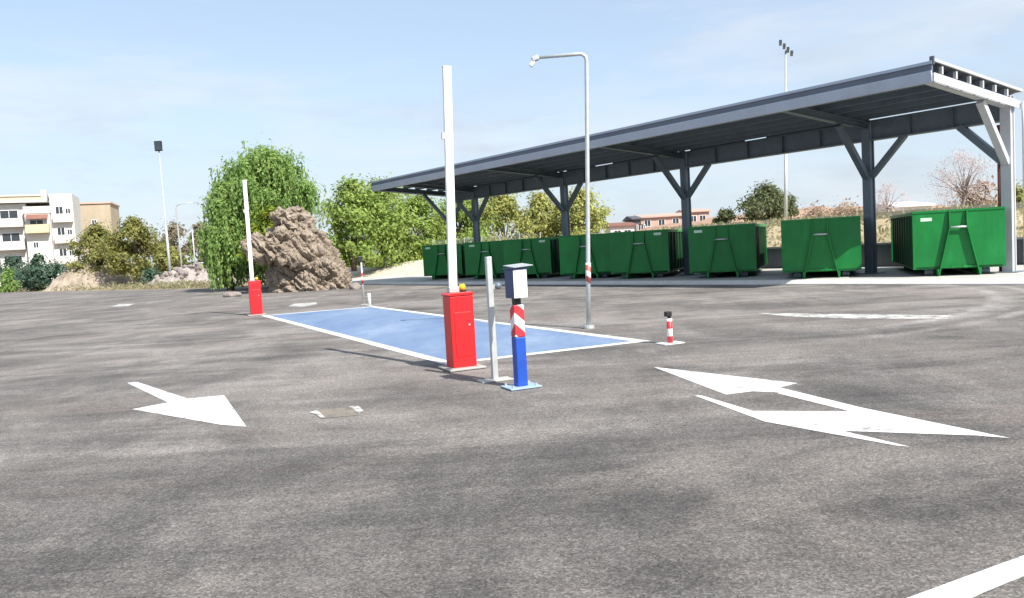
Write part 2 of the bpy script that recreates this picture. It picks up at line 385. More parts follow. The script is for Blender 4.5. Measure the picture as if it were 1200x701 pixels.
# kerbed platform under the canopy: sloped white apron then a concrete slab
K0, K1 = (-6., 23.1), (52., 20.5)
def kerb(s, off): t = (s-K0[0])/(K1[0]-K0[0]); return sp(s, K0[1]+(K1[1]-K0[1])*t+off)[:2]
b = MB(); nseg = 30
for i in range(nseg):
    s0 = K0[0]+(K1[0]-K0[0])*i/nseg; s1 = K0[0]+(K1[0]-K0[0])*(i+1)/nseg-.012
    a0, a1 = kerb(s0, 0), kerb(s1, 0); m0, m1 = kerb(s0, .16), kerb(s1, .16); c0, c1 = kerb(s0, .42), kerb(s1, .42)
    b.hexa([(*a0, -.1), (*a1, -.1), (*m1, -.1), (*m0, -.1), (*a0, .03), (*a1, .03), (*m1, .13), (*m0, .13)])
    b.hexa([(*m0, -.1), (*m1, -.1), (*c1, -.1), (*c0, -.1), (*m0, .13), (*m1, .13), (*c1, .135), (*c0, .135)])
tag(b.build('kerb', MT['kerb']), kind='structure')
pl = [kerb(K0[0], .42), kerb(K1[0], .42), sp(52, 28)[:2], sp(41, 30)[:2], sp(-6, 30)[:2]]
b = MB().prism(pl, 'z', -.1, .12); tag(b.build('platform', MT['concrete_light']), kind='structure')

# embankment behind
def bank_z(s, p):
    k = min(1, max(0, (s-39)/7)); k = k*k*(3-2*k)
    a = min(1, max(0, (p-30.2)/13)); za = .35+1.75*(a*a*(3-2*a))
    c = min(1, max(0, (p-27.6)/6)); zb = -.02+1.05*(c*c*(3-2*c))
    z = za*(1-k)+zb*k
    far = min(1, max(0, (s-62)/14)); z *= 1-far*far*(3-2*far)
    if far >= 1: z = -.2
    return z+.10*mnoise.noise(Vector((s*.5, p*.5, 0)))*(1 if p > 30.4 else 0)
vs, fs = [], []; SS = np.linspace(-40, 76, 150); PP = [27.6, 28.5, 29.4, 30.2, 31, 32, 33, 34, 35, 36.5, 38, 40, 42, 44, 47, 52, 60, 75, 100, 140]
for s in SS:
    for p in PP:
        pp = p if s > 40 else max(p, 30.2+.02*(p-27.6))
        vs.append(sp(s, pp, bank_z(s, pp)))
n = len(PP)
for i in range(len(SS)-1):
    for j in range(n-1): fs.append((i*n+j, i*n+j+1, (i+1)*n+j+1, (i+1)*n+j))
def bank_mat():
    m = NG('bank_soil')
    a = m.noise(.5, 9, .68); b2 = m.noise(7, 6, .7); f = m.math('ADD', m.math('MULTIPLY', a, .6), m.math('MULTIPLY', b2, .4))
    c1 = m.ramp(f, [(.34, (.20, .17, .09)), (.48, (.38, .31, .19)), (.6, (.50, .42, .29)), (.72, (.58, .50, .39))])
    c2 = m.ramp(f, [(.35, (.45, .41, .33)), (.5, (.56, .51, .42)), (.65, (.66, .61, .52))])
    sep = m.n('ShaderNodeSeparateXYZ'); m.l(m.co.outputs['Object'], sep.inputs[0])
    sv = m.math('SUBTRACT', m.math('MULTIPLY', sep.outputs[1], .8), m.math('MULTIPLY', sep.outputs[0], .6))
    k = m.ramp(m.math('DIVIDE', m.math('ADD', sv, m.math('MULTIPLY', a, 6)), 100), [(.40, 0), (.46, 1)])
    m.color(m.mix(k, c1, c2)); m.bump(b2, .4, .05); return m.done(.97, 0, .15)
MT['bank'] = bank_mat()
tag(MB().add(vs, fs).build('embankment', MT['bank'], smooth=True), kind='structure')

# road markings
def arrow(poly, mat='line', z=.004): return sheet('road_marking', poly, z, MT[mat])
arrow([(-5.696, 11.576), (-5.559, 11.605), (-4.127, 9.89), (-3.709, 9.995), (-2.758, 7.978), (-3.092, 8.159), (-4.569, 9.353), (-4.287, 9.689)])
F_, H_ = 933., 1.66
def G(x, y):                      # image measurement -> point on the asphalt
    d = fw*F_ + r2*(x-600) + u2*(350.5-y); t = -H_/d.z; return (d.x*t, d.y*t)
arrow([G(*q) for q in [(766, 430.5), (935, 449.5), (914, 454.5), (1009, 478), (1184, 514), (1144, 511), (988, 505.5), (1066, 524), (1052, 523), (896, 494.5), (814, 464), (823, 464), (882, 482), (996, 482.5), (906, 460), (882, 459), (851, 463)]])
arrow([(5.151, 16.694), (6.605, 15.394), (7.884, 14.259), (7.567, 13.769), (6.287, 14.659), (5.384, 15.706)], 'oldline')
arrow([G(*q) for q in [(1040, 711), (1069, 699.5), (1200, 651.5), (1290, 618), (1290, 640), (1200, 676), (1151, 696), (1080, 730)]])
arrow([(-18.301, 36.315), (-18.989, 38.519), (-18.018, 38.039), (-17.271, 35.795)], 'oldline')
arrow([(-8.098, 28.784), (-8.278, 30.253), (-7.479, 30.312), (-7.124, 29.107), (-7.376, 28.026)], 'oldline')
# sealed inspection cover: tan patch with two white corner marks
MT['patch'] = road_paint('tan_patch', (.30, .26, .20), (.15, .14, .13), lo=.42, hi=.58, amt=.9)
arrow([G(*q) for q in [(366, 482), (380, 479.5), (424, 477), (420, 487), (377, 491)]], 'patch')
arrow([G(*q) for q in [(362, 484), (371, 481.5), (376, 485), (381, 490), (376, 490.5), (370, 486)]], 'oldline', .008)
arrow([G(*q) for q in [(408, 477), (420, 476.5), (426, 482), (421, 486), (417, 482)]], 'oldline', .008)

# blue weighing pad with white border
O2 = Vector((-1.02, 11.58)); LD = Vector((-.463, .886)).normalized(); SD = Vector((.915, .404)).normalized(); LL, WW = 14.6, 3.57
def pad(u, v): q = O2+LD*u+SD*v; return (q.x, q.y)
sheet('blue_pad', [pad(.19, .19), pad(.19, WW-.19), pad(LL-.19, WW-.19), pad(LL-.19, .19)], .005, MT['pad'])
for rect in [(0, LL, 0, .2), (0, LL, WW-.2, WW), (0, .2, .2, WW-.2), (LL-.2, LL, .2, WW-.2)]:
    sheet('pad_border', [pad(rect[0], rect[2]), pad(rect[1], rect[2]), pad(rect[1], rect[3]), pad(rect[0], rect[3])], .0055 if rect[2] in (0, WW-.2) else .0052, MT['line'])

# ------------------------------------------------------------------ canopy
C0 = sp(25.2, 25.87, .12)
can = empty('canopy', C0, math.atan2(-.8, .6), 'long grey steel canopy with Y braced columns standing over the green containers', 'canopy')
def X(s): return -(s-25.2)
XL, XR = X(40.35), X(9.75)          # far-left and near-right ends, local x
YF, YB = 20.96-25.87, .30           # front eave and back edge, local y
def ztop(y): return 5.62 - (y-YF)*.072   # top of sheet above platform
cols_s = [9.95, 14.20, 22.10, 29.75, 37.5, 40.1]
for i, s in enumerate(cols_s):
    x = X(s); cw = .145
    c = MB(); zt = 5.12
    c.box(x-cw, x+cw, -cw, -cw+.05, 0.02, zt); c.box(x-cw, x+cw, cw-.05, cw, 0.02, zt); c.box(x-.105, x+.105, -cw+.05, cw-.05, 0.02, zt-.01)
    end = i == 0
    cm = MT['steel_sunlit'] if end else MT['steel']
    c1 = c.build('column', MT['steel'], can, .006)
    if end: c1['label'] = 'sunlit toned column at the open end of the canopy'; c1.data.materials[0] = MT['steel_sunlit']
    MB().box(x-.32, x+.32, -.32, .32, 0, .025).build('base_plate', MT['steel'], c1)
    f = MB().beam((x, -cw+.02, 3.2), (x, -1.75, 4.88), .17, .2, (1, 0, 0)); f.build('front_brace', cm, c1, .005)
    if i != 0: MB().beam((x+cw-.02, .0, 3.25), (x+1.25, 0, 4.45), .17, .2, (0, 1, 0)).build('side_brace', MT['steel'], c1, .005)
    if i == 0: MB().beam((x-cw+.02, .0, 3.25), (x-1.3, 0, 4.45), .2, .26, (0, 1, 0)).build('side_brace', MT['steel'], c1, .005)
    if i in (0, 2): MB().tube([(x-.27, .12, 0.01), (x-.27, .12, 4.35)], .06, 10).build('red_pipe', MT['redpipe'], c1, smooth=True)
    # cross beam (I section, follows the roof fall)
    zb0, zb1 = ztop(YF+.12)-.46, ztop(YB)-.46
    m = MB()
    for dz, hh, ww in ((0, .03, .2), (.10, .17, .03), (.21, .03, .2)):
        m.beam((x, YF+.12, zb0+dz), (x, YB, zb1+dz), ww, hh)
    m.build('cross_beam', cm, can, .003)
# longitudinal girder over the columns
m = MB(); zg = 4.42
for a, bb in zip(cols_s[:-1], cols_s[1:]):
    x1, x0 = X(a)-.155, X(bb)+.155
    m.box(x0, x1, -.15, .15, zg, zg+.04); m.box(x0, x1, -.03, .03, zg+.04, zg+.625); m.box(x0, x1, -.15, .15, zg+.625, zg+.665)
    nst = max(1, int((x1-x0)/1.3))
    for k in range(1, nst): m.box(x0+(x1-x0)*k/nst-.01, x0+(x1-x0)*k/nst+.01, -.14, .14, zg+.042, zg+.6225)
m.build('girder', MT['steel'], can)
for a, bb, spans in ((14.2, 22.1, ((.12, .50), (.62, .96))), (22.1, 29.75, ((.10, .55), (.70, .97))), (29.75, 37.5, ((.06, .97),)), (37.5, 40.1, ((.08, .95),))):
    for f0, f1 in spans:
        MB().box(X(a+(bb-a)*f1), X(a+(bb-a)*f0), .02, .03, zg+.668, 5.19).build('closure_panel', MT['steel'], can)
# purlins
for y in np.linspace(YF+.45, -.55, 6):
    zp = ztop(y)-.05
    q = MB(); q.box(XL+.02, XR-.02, y-.035, y-.025, zp-.19, zp); q.box(XL+.02, XR-.02, y-.025, y+.035, zp-.012, zp-.002); q.box(XL+.02, XR-.02, y-.025, y+.035, zp-.19, zp-.178)
    q.build('purlin', MT['steel'], can)
# corrugated roof sheet
vs, fs = [], []; nx = 210; ys = [YF-.03, YB+.06]
for layer, off in ((0, 0.), (1, -.006)):
    for i in range(nx+1):
        xx = XL-.04+(XR-XL+.08)*i/nx; cz = .022 if i % 4 in (1, 2) else -.018
        for y in ys: vs.append((xx, y, ztop(y)-.02+cz+off))
h = (nx+1)*2
for i in range(nx):
    a = i*2; fs += [(a, a+2, a+3, a+1), (h+a, h+a+1, h+a+3, h+a+2)]
    fs += [(a, h+a, h+a+2, a+2), (a+1, a+3, h+a+3, h+a+1)]
fs += [(0, 1, h+1, h), (2*nx, h+2*nx, h+2*nx+1, 2*nx+1)]
MB().add(vs, fs).build('roof_sheet', MT['roof_under'], can)
# front gutter and trims
zt = ztop(YF)
MB().prism([(YF-.05, zt-.50), (YF+.10, zt-.50), (YF+.10, zt-.47), (YF-.02, zt-.47), (YF-.02, zt-.22), (YF-.10, zt-.22), (YF-.10, zt-.25)], 'x', XL, XR).build('gutter', MT['fascia'], can)
MB().prism([(YF-.06, zt-.215), (YF+.02, zt-.215), (YF+.02, zt-.06), (YF-.06, zt-.06)], 'x', XL, XR).build('fascia_board', MT['fascia_dark'], can)
MB().prism([(YF-.09, zt-.056), (YF+.06, zt-.056), (YF+.06, zt+.045), (YF-.09, zt+.02)], 'x', XL-.02, XR+.02).build('eaves_trim', MT['fascia'], can)
for xe, sg in ((XR, 1), (XL, -1)):
    e = MB(); e.beam((xe+sg*.06, YF-.06, ztop(YF)+.03), (xe+sg*.06, YB+.1, ztop(YB)+.03), .05, .07); e.build('verge_trim', MT['steel_sunlit'], can)
    e = MB(); e.beam((xe+sg*.03, YF-.02, ztop(YF)-.38), (xe+sg*.03, YB+.02, ztop(YB)-.38), .03, .22); e.build('end_beam', MT['steel_sunlit'], can)
    for y in np.linspace(YF+.45, -.55, 6):
        MB().box(xe-.03, xe+.05, y-.06, y+.02, ztop(y)-.25, ztop(y)-.055).build('purlin_cleat', MT['steel_sunlit'], can)
    MB().box(xe-.04, xe+.07, YF-.08, YF-.02, ztop(YF)-.05, ztop(YF)+.13).build('finial', MT['fascia_dark'], can)
MB().tube([(XR+.12, YB-.02, ztop(YB)-.3), (XR+.12, .3, 4.2), (XR+.12, .3, .02)], .045, 10).build('downpipe', MT['steel_sunlit'], can, smooth=True)

# retaining wall at the back of the slab
rw = MB().prism([(sp(s, p)[0], sp(s, p)[1]) for s, p in ((-6, 30.02), (41, 30.02), (41, 30.22), (-6, 30.22))], 'z', .0, .98).build('retaining_wall', MT['wall_dark'])
tag(rw, 'low grey retaining wall running behind the row of green containers', 'wall')
MB().prism([(sp(s, p)[0], sp(s, p)[1]) for s, p in ((-6, 29.96), (41.05, 29.96), (41.05, 30.28), (-6, 30.28))], 'z', .985, 1.06).build('coping', MT['concrete'], rw)

# ------------------------------------------------------------------ hook-lift containers
def make_container():
    root = empty('hooklift_container', (0, 0, 0))
    W, L, T = 1.2, 6.0, 1.93
    b = MB(); z0 = .22; wt = .05
    b.box(-W+.08, W-.08, .12, L, z0, z0+.06)
    b.box(-W+.07, -W+.12, .18, L-.06, z0+.062, T-.1); b.box(W-.12, W-.07, .18, L-.06, z0+.062, T-.1)
    b.build('body', MT['green_shaded'], root)
    f = MB(); f.prism([(-W, z0-.01), (W, z0-.01), (W, T), (-W, T)], 'y', .12, .17); f.build('front_panel', MT['green'], root, .006)
    for sg in (-1, 1):
        q = MB(); xa, xb = sorted((sg*W, sg*(W-.12)))
        q.box(xa, xb, .175, L, T-.11, T-.002); q.build('top_rail', MT['green'], root, .012)
        for k in range(9):
            y = .45+k*.64
            xa, xb = sorted((sg*(W-.005), sg*(W-.068)))
            MB().box(xa, xb, y-.045, y+.045, z0+.05, T-.115).build('side_rib', MT['green_shaded'], root)
        q = MB(); xa, xb = sorted((sg*W, sg*(W-.14))); q.box(xa, xb, .175, L, z0-.005, z0+.058); q.build('floor_rail', MT['green_shaded'], root)
        xs = sg*.53
        q = MB(); q.box(xs-.035, xs+.035, .02, L-.3, .03, z0-.008); q.build('skid', MT['green'], root)
        for y in (.5, L-.45):
            MB().tube([(sg*.74-.11, y, .115), (sg*.74+.11, y, .115)], .11, 16).build('roller', MT['steel'], root)
        # A frame leg: vertical near the hook, splaying to the skid below
        q = MB()
        top = [(sg*.225, T-.02), (sg*.225, T*.74), (sg*.53, .02)]
        for (xa, za), (xb, zb) in zip(top[:-1], top[1:]):
            q.hexa([(xa-.016, .0 if za < T-.1 else .06, za), (xa+.016, .0 if za < T-.1 else .06, za), (xb+.016, 0, zb), (xb-.016, 0, zb), (xa-.016, .118, za), (xa+.016, .118, za), (xb+.016, .118, zb), (xb-.016, .118, zb)])
        q.build('frame_leg', MT['green'], root)
        MB().box(sg*.16-.05, sg*.16+.05, .05, .118, .23, .30).build('frame_foot', MT['green'], root)
    MB().tube([(-.24, .035, T*.735), (.24, .035, T*.735)], .03, 12).build('hook_bar', MT['galv'], root, smooth=True)
    MB().box(-.50, .50, .06, .117, .235, .29).build('cross_bar', MT['green'], root)
    MB().box(-W, W, .10, .119, T-.06, T+.004).build('rim_strip', MT['green'], root)
    d = MB(); d.box(-W, -.012, L+.01, L+.07, z0, T-.03); d.box(.012, W, L+.01, L+.07, z0, T-.03); rd = d.build('rear_door', MT['green'], root)
    for xx in (-.3, .3): MB().tube([(xx, L+.1, z0+.05), (xx, L+.1, T-.1)], .02, 8).build('lock_rod', MT['galv'], rd)
    return root
CL = ['near end green container in full sun with a pale sticker at its top left corner',
      'green container half in the canopy shadow, second from the sunny end of the row',
      'shaded green container with a pale sticker at its top left, standing right against a column',
      'shaded green container just right of the lamp post, sticker at its top right',
      'green container directly behind the lamp post at the middle of the row',
      'shaded green container behind the blue and white ticket box',
      'shaded green container partly hidden behind the slim galvanised post and the raised barrier boom',
      'farthest green container at the left end of the row below the canopy']
spots = [(11.69, 23.7, -20.), (15.55, 22.8, -22.), (19.64, 23.0, -21.5), (23.69, 22.9, -22.), (26.93, 22.9, -23.), (31.07, 22.9, -22.), (34.5, 22.9, -23.), (38.73, 22.9, -22.)]
proto = make_container()
stick = {0: (-.98, 1.63), 2: (-.98, 1.70), 3: (.92, 1.72), 5: (.95, 1.72), 6: (-.9, 1.7), 7: (-1.0, 1.72)}
allc = []
for i, (s, p, yw) in enumerate(spots):
    o = proto if i == 0 else copy_tree(proto)
    a = R(yw); c = Vector(sp(s, p, .122)); ctr = c+Vector((math.cos(a), math.sin(a), 0))*1.2
    o.location = ctr; o.rotation_euler.z = a
    tag(o, CL[i], 'container', 'green hooklift containers in a row under the canopy'); allc.append(o)
for i, (x, z) in stick.items():
    MB().box(x-.0, x+.30, .112, .1185, z, z+.10).build('sticker', MT['sticker'], allc[i]) if x < 0 else MB().box(x-.30, x, .112, .1185, z, z+.10).build('sticker', MT['sticker'], allc[i])

# ------------------------------------------------------------------ barriers
pad_rot = math.atan2(SD.y, SD.x)
def make_barrier():
    root = empty('barrier', (0, 0, 0))
    MB().box(-.27, .27, -.26, .26, 0, .03).build('plinth', MT['concrete'], root, .01)
    cb = MB().prism([(-.175, .03), (.175, .03), (.175, 1.03), (-.175, 1.03)], 'y', -.15, .15).build('cabinet', MT['red'], root, .012)
    MB().prism([(-.19, 1.032), (.19, 1.032), (.19, 1.052), (.15, 1.075), (-.15, 1.075), (-.19, 1.052)], 'y', -.165, .165).build('lid', MT['red'], cb, .006)
    MB().box(-.12, .12, -.158, -.1505, .18, .80).build('door', MT['red'], cb, .003)
    MB().tube([(.09, -.160, .62), (.09, -.168, .62)], .014, 10).build('lock', MT['galv'], cb)
    MB().box(-.13, .02, -.04, .06, 1.075, 1.15).build('hinge', MT['galv'], root, .006)
    am = MB().box(-.118, .0, -.02, .045, 1.13, 4.18).build('boom', MT['white'], root, .012)
    MB().box(-.12, .002, -.022, .047, 4.182, 4.20).build('end_cap', MT['white'], am)
    MB().box(-.16, -.119, -.01, .03, 3.20, 3.29).build('latch', MT['galv'], am)
    b = MB().tube([(.075, 0, 1.075), (.075, 0, 1.10)], .055, 16).build('beacon_base', MT['black'], root)
    MB().tube([(.075, 0, 1.10), (.075, 0, 1.16), (.075, 0, 1.185)], [.05, .048, .03], 16).build('beacon', MT['yellow'], root, smooth=True)
    return root
b1 = make_barrier(); b1.location = (-.76, 11.16, .008); b1.rotation_euler.z = pad_rot
tag(b1, 'red barrier cabinet with raised white boom at the near corner of the blue pad', 'barrier', 'red barriers with raised white booms')
b2 = copy_tree(b1); b2.location = (-8.0, 24.85, .008); b2.rotation_euler.z = pad_rot
bmv = [k for k in kids(b1) if k.name.startswith('boom')][0]; bmv.rotation_euler.y = .034; bmv.location.x = -.038   # this boom stops a touch off plumb
tag(b2, 'smaller looking far red barrier with raised white boom in front of the big rock', 'barrier')

# ticket post
tp = empty('ticket_post', (.05, 9.36, .008), pad_rot, 'blue ticket post with red and white stripes carrying a white and navy box', 'ticket post')
MB().box(-.20, .20, -.16, .16, 0, .018).build('base_plate', MT['pale_blue'], tp, .004)
for x in (-.15, .15):
    for y in (-.11, .11): MB().tube([(x, y, .018), (x, y, .045)], .014, 6).build('bolt', MT['galv'], tp)
MB().box(-.065, .065, -.065, .065, .018, .60).build('post', MT['blue'], tp, .01)
MB().box(-.0655, .0655, -.0655, .0655, .602, .98).build('striped_sleeve', MT['stripe_ticket'], tp, .01)
MB().box(-.04, .04, -.04, .04, .98, 1.06).build('neck', MT['black'], tp)
bx = MB().box(-.085, .095, -.12, .12, 1.06, 1.40).build('box', MT['navy'], tp, .008)
MB().box(-.080, .092, -.131, -.1205, 1.065, 1.397).build('front_door', MT['white'], bx, .003)
MB().box(-.105, .115, -.145, .135, 1.402, 1.415).build('lid', MT['navy'], bx)
MB().hexa([(-.09, -.17, 1.42), (.16, -.17, 1.435), (.16, .13, 1.455), (-.09, .13, 1.44), (-.09, -.17, 1.428), (.16, -.17, 1.443), (.16, .13, 1.463), (-.09, .13, 1.448)]).build('rain_hood', MT['galv'], bx)

# galvanised post with a sensor
gp = empty('sensor_post', (-.27, 9.98, .004), pad_rot, 'slim bare galvanised square post between red barrier and ticket post', 'post')
MB().box(-.21, .21, -.11, .11, 0, .012).build('base_plate', MT['concrete_light'], gp)
MB().box(-.036, .036, -.036, .036, .012, 1.56).build('tube', MT['galv'], gp, .008)
s_ = MB().box(.037, .09, -.03, .03, 1.15, 1.21).build('bracket', MT['galv'], gp)
MB().tube([(.10, -.06, 1.19), (.10, .02, 1.19), (.10, .05, 1.19)], [.04, .042, .03], 16).build('sensor', MT['steel'], gp, smooth=True)

# posts by the far corner of the pad
fp = empty('striped_post', (-5.05, 27.1, .004), pad_rot, 'tall thin post with striped band and black head beyond the blue pad', 'post')
MB().box(-.12, .12, -.12, .12, 0, .015).build('base_plate', MT['galv'], fp)
MB().tube([(0, 0, .015), (0, 0, 1.60)], .03, 12).build('tube', MT['galv'], fp, smooth=True)
MB().tube([(0, 0, .70), (0, 0, 1.08)], .036, 12).build('striped_sleeve', MT['stripe_small'], fp, smooth=True)
MB().box(-.11, .05, -.05, .05, 1.46, 1.66).build('head', MT['black'], fp, .02)
wp = empty('short_post', (-4.72, 26.35, .004), pad_rot, 'short plain pale post at the far right corner of the blue pad', 'post')
MB().tube([(0, 0, .012), (0, 0, .42)], .05, 12).build('tube', MT['white'], wp, smooth=True)
MB().box(-.10, .10, -.10, .10, 0, .012).build('base_plate', MT['galv'], wp)

# small striped bollard
bo = empty('bollard', (2.47, 12.56, .004), pad_rot, 'short red and white bollard with black head near the right corner of the blue pad', 'bollard')
MB().box(-.19, .19, -.13, .13, 0, .016).build('base_plate', MT['white'], bo, .004)
MB().tube([(0, 0, .016), (0, 0, .40)], .045, 16).build('tube', MT['stripe_small'], bo, smooth=True)
MB().tube([(0, 0, .40), (0, 0, .44)], .028, 12).build('neck', MT['black'], bo)
MB().box(-.075, .03, -.04, .04, .435, .515).build('head', MT['black'], bo, .012)

# lamp post on the pad's right edge
lp = empty('lamp_post', (1.47, 15.55, .004), 0, 'tall pale lamp post with bent arm and red and white tape low down', 'lamp post')
lp.rotation_euler = (0, R(2.4), 0)
MB().tube([(0, 0, 0), (0, 0, .06)], .11, 16).build('base_flange', MT['galv'], lp)
MB().tube([(0, 0, .05), (0, 0, 1.3), (0, 0, 5.15), (-.02, 0, 5.24), (-.10, 0, 5.29), (-.95, .05, 5.24)], [.044, .043, .040, .040, .036, .03], 14).build('pole', MT['galv'], lp, smooth=True)
MB().tube([(0, 0, .88), (0, 0, 1.28)], .052, 14).build('tape', MT['stripe_lamp'], lp, smooth=True)
hd = MB().beam((-.92, .05, 5.25), (-1.05, .05, 5.20), .12, .10).build('lamp_head', MT['galv'], lp, .02)
MB().beam((-1.01, .05, 5.17), (-1.08, .05, 5.08), .10, .08).build('lens', MT['white'], hd, .02)

# ------------------------------------------------------------------ trees
def leaves_mesh(name, C, N, size, asp, mat, parent, strands=None):
    a = rng.normal(size=(len(C), 3)); A = asp*np.ones(len(C)); SZ = size*(.55+.9*rng.random(len(C)))
    if strands is not None:                 # hanging sprays: narrow, long axis near vertical
        C2, N2 = strands; m2 = len(C2)
        a = np.concatenate([a, np.cross(N2, np.array([0, 0, 1.])+rng.normal(size=(m2, 3))*.25)])
        A = np.concatenate([A, np.full(m2, .42)]); SZ = np.concatenate([SZ, size*1.15*(.6+.8*rng.random(m2))])
        C = np.concatenate([C, C2]); N = np.concatenate([N, N2])
    n = len(C); a /= np.maximum(1e-6, np.linalg.norm(a, axis=1))[:, None]
    nn = N/np.maximum(1e-6, np.linalg.norm(N, axis=1))[:, None]
    t = np.cross(nn, a); t /= np.maximum(1e-6, np.linalg.norm(t, axis=1))[:, None]; bt = np.cross(nn, t)
    sz = SZ[:, None]; asp = A[:, None]
    v = np.empty((n, 4, 3)); v[:, 0] = C-t*sz; v[:, 1] = C-bt*sz*asp; v[:, 2] = C+t*sz; v[:, 3] = C+bt*sz*asp
    me = bpy.data.meshes.new(name); me.vertices.add(4*n); me.vertices.foreach_set('co', v.reshape(-1))
    me.loops.add(4*n); me.loops.foreach_set('vertex_index', np.arange(4*n, dtype=np.int32))
    me.polygons.add(n); me.polygons.foreach_set('loop_start', np.arange(0, 4*n, 4, dtype=np.int32))
    me.update(calc_edges=True); me.validate(); me.materials.append(mat)
    o = bpy.data.objects.new(name, me); COL.objects.link(o); o.parent = parent
    return o

def tree(name, label, loc, height, rx, crown0, mat, n=5000, size=.2, ry=None, K=34, droop=0, top=1., bark='bark', group=None, cat='tree', cl=.26, seed=0, trunk_r=.2, skirt=.75, asp=.5, spread=.62):
    global rng
    rng = np.random.default_rng(seed+100); rnd = random.Random(seed)
    ry = ry or rx; root = empty(name, loc, 0, label, cat, group)
    cz = (crown0+height)/2; hz = (height-crown0)/2; cs = []
    K = int(K*1.6); cl *= .8
    while len(cs) < K:                      # clump centres through an uneven crown volume
        z = rng.uniform(-1, 1); th = rng.uniform(0, 2*math.pi)
        prof = math.sqrt(max(0, 1-z*z)); prof = max(prof, skirt*(1 if z > -.9 else .8)) if z < 0 else prof**(1/max(.35, top) if top < 1 else 1)
        wob = 1+.46*mnoise.noise(Vector((math.cos(th)*1.3+seed*3.7, math.sin(th)*1.3, z*1.5)))
        rr = math.sqrt(rng.uniform(.12, 1))*prof*wob*.9
        zz = z*(1+.16*mnoise.noise(Vector((math.cos(th)*1.1*rr+seed*1.9, math.sin(th)*1.1*rr, 4.4)))) if z > 0 else z
        cs.append((math.cos(th)*rr*rx, math.sin(th)*rr*ry, cz+zz*hz*.9))
    cs = np.array(cs); per = n/K; C = []; Nn = []; SC = []; SN = []
    for c in cs:
        r = cl*rx*(.55+.9*rng.random()); m_ = int(per*(.4+1.1*rng.random()))
        P = c+rng.normal(size=(m_, 3))*np.array([r, r, r*.75])*spread
        d = (P-c)/r
        C.append(P); Nn.append(d*.55+rng.normal(size=(m_, 3))*.55+(c-np.array([0, 0, cz]))/np.array([rx, ry, hz])*.7+np.array([0, 0, .35]))
        if droop:
            for _ in range(max(3, m_//9)):
                st = c+rng.normal(size=3)*np.array([r, r, r*.6])*.8; L = droop*(.35+1.*rng.random()); mm = int(9*L)+4
                tt = np.sort(rng.random(mm))*L; sway = np.cumsum(rng.normal(size=(mm, 2)), 0)*.012
                P2 = np.column_stack([st[0]+sway[:, 0]+rng.normal(size=mm)*.05, st[1]+sway[:, 1]+rng.normal(size=mm)*.05, st[2]-tt])
                SC.append(P2); SN.append(rng.normal(size=(mm, 3))*np.array([1, 1, .25]))
    # stray sprigs break the outline
    q = cs[rng.integers(0, K, n//14)]; dv = q-np.array([0, 0, cz-.2*hz]); C.append(q+dv*rng.uniform(.0, .08, (len(q), 1))+rng.normal(size=q.shape)*.07*rx); Nn.append(rng.normal(size=q.shape))
    C = np.concatenate(C); Nn = np.concatenate(Nn); C[:, 2] = np.maximum(C[:, 2], .06+.1*rng.random(len(C)))
    if droop:
        SC = np.concatenate(SC); SN = np.concatenate(SN); k = SC[:, 2] > .2; SC, SN = SC[k], SN[k]
    leaves_mesh('crown', C, Nn, size, asp, mat, root, (SC, SN) if droop else None)
    tb = MB(); fork = crown0+.2*(height-crown0)
    bend = [(rnd.uniform(-.15, .15), rnd.uniform(-.15, .15)) for _ in range(3)]
    trunk = [(0, 0, -.2), (bend[0][0]*.5, bend[0][1]*.5, fork*.45), (bend[1][0], bend[1][1], fork), (bend[1][0]*1.5, bend[2][1], cz+hz*.2)]
    tb.tube(trunk, [trunk_r*1.25, trunk_r, trunk_r*.8, trunk_r*.25], 9)
    for c in cs[::max(1, K//18)]:
        st = Vector(trunk[2])+Vector((0, 0, rnd.uniform(-.3, .1)*fork*.5)); e = Vector(c); md = (st+e)/2+Vector((rnd.uniform(-.2, .2), rnd.uniform(-.2, .2), .15*hz*rnd.random()))
        tb.tube([st, md, e], [trunk_r*.4, trunk_r*.25, trunk_r*.06], 6)
    tb.build('trunk', MT[bark], root, smooth=True)
    return root

def at(x, Y, z=0.):   # point at depth Y seen in image column x (camera height)
    d = fw*F_ + r2*(x-600) + u2*(350.5-(324-.056*x)); t = Y/d.y; return (d.x*t, Y, z)

tree('pepper_tree', 'large weeping bright green tree with trailing foliage rising behind the big rock', at(319, 50.5), 8.9, 3.6, 1.2, LF['pepper'], 27000, .095, 3.1, 46, 1.5, .6, seed=3, trunk_r=.32, cl=.24)
tree('leafy_tree', 'narrower weeping branch tree hanging low left of the big rock', at(268, 49.), 6.9, 1.5, .9, LF['pepper'], 9000, .095, 1.7, 22, 1.7, .5, seed=4, cl=.34, cat='tree')
tree('lime_shrub', 'yellow green bushy shrub peeping over the top of the big rock', at(320, 46.4), 4.95, 1.55, .8, LF['lime'], 3200, .13, 1.2, 16, 0, .3, seed=5, cl=.42, cat='shrub', trunk_r=.1)
BT = [('tall bright green bushy tree just right of the big rock', 414, 63, 7.9, 2.2, 'green', 11),
      ('broad bright green tree in front of the canopy left tip', 447, 66, 7.4, 3.1, 'green', 12),
      ('pale feathery tree topping the others above the canopy left tip', 452, 84, 10.4, 2.6, 'pale', 13),
      ('rounded green tree seen through the canopy left end bay', 492, 68, 6.2, 2.7, 'green', 14),
      ('green tree seen between the two farthest canopy columns', 541, 72, 6.6, 2.9, 'green', 15),
      ('yellow green tree in the bay left of the middle column', 592, 74, 6.9, 2.6, 'yellow', 16),
      ('yellowish tree touching the left side of the middle column', 634, 76, 6.6, 2.4, 'yellow', 17),
      ('round yellow green tree directly behind the lamp post', 682, 74, 6.4, 2.7, 'yellow', 18)]
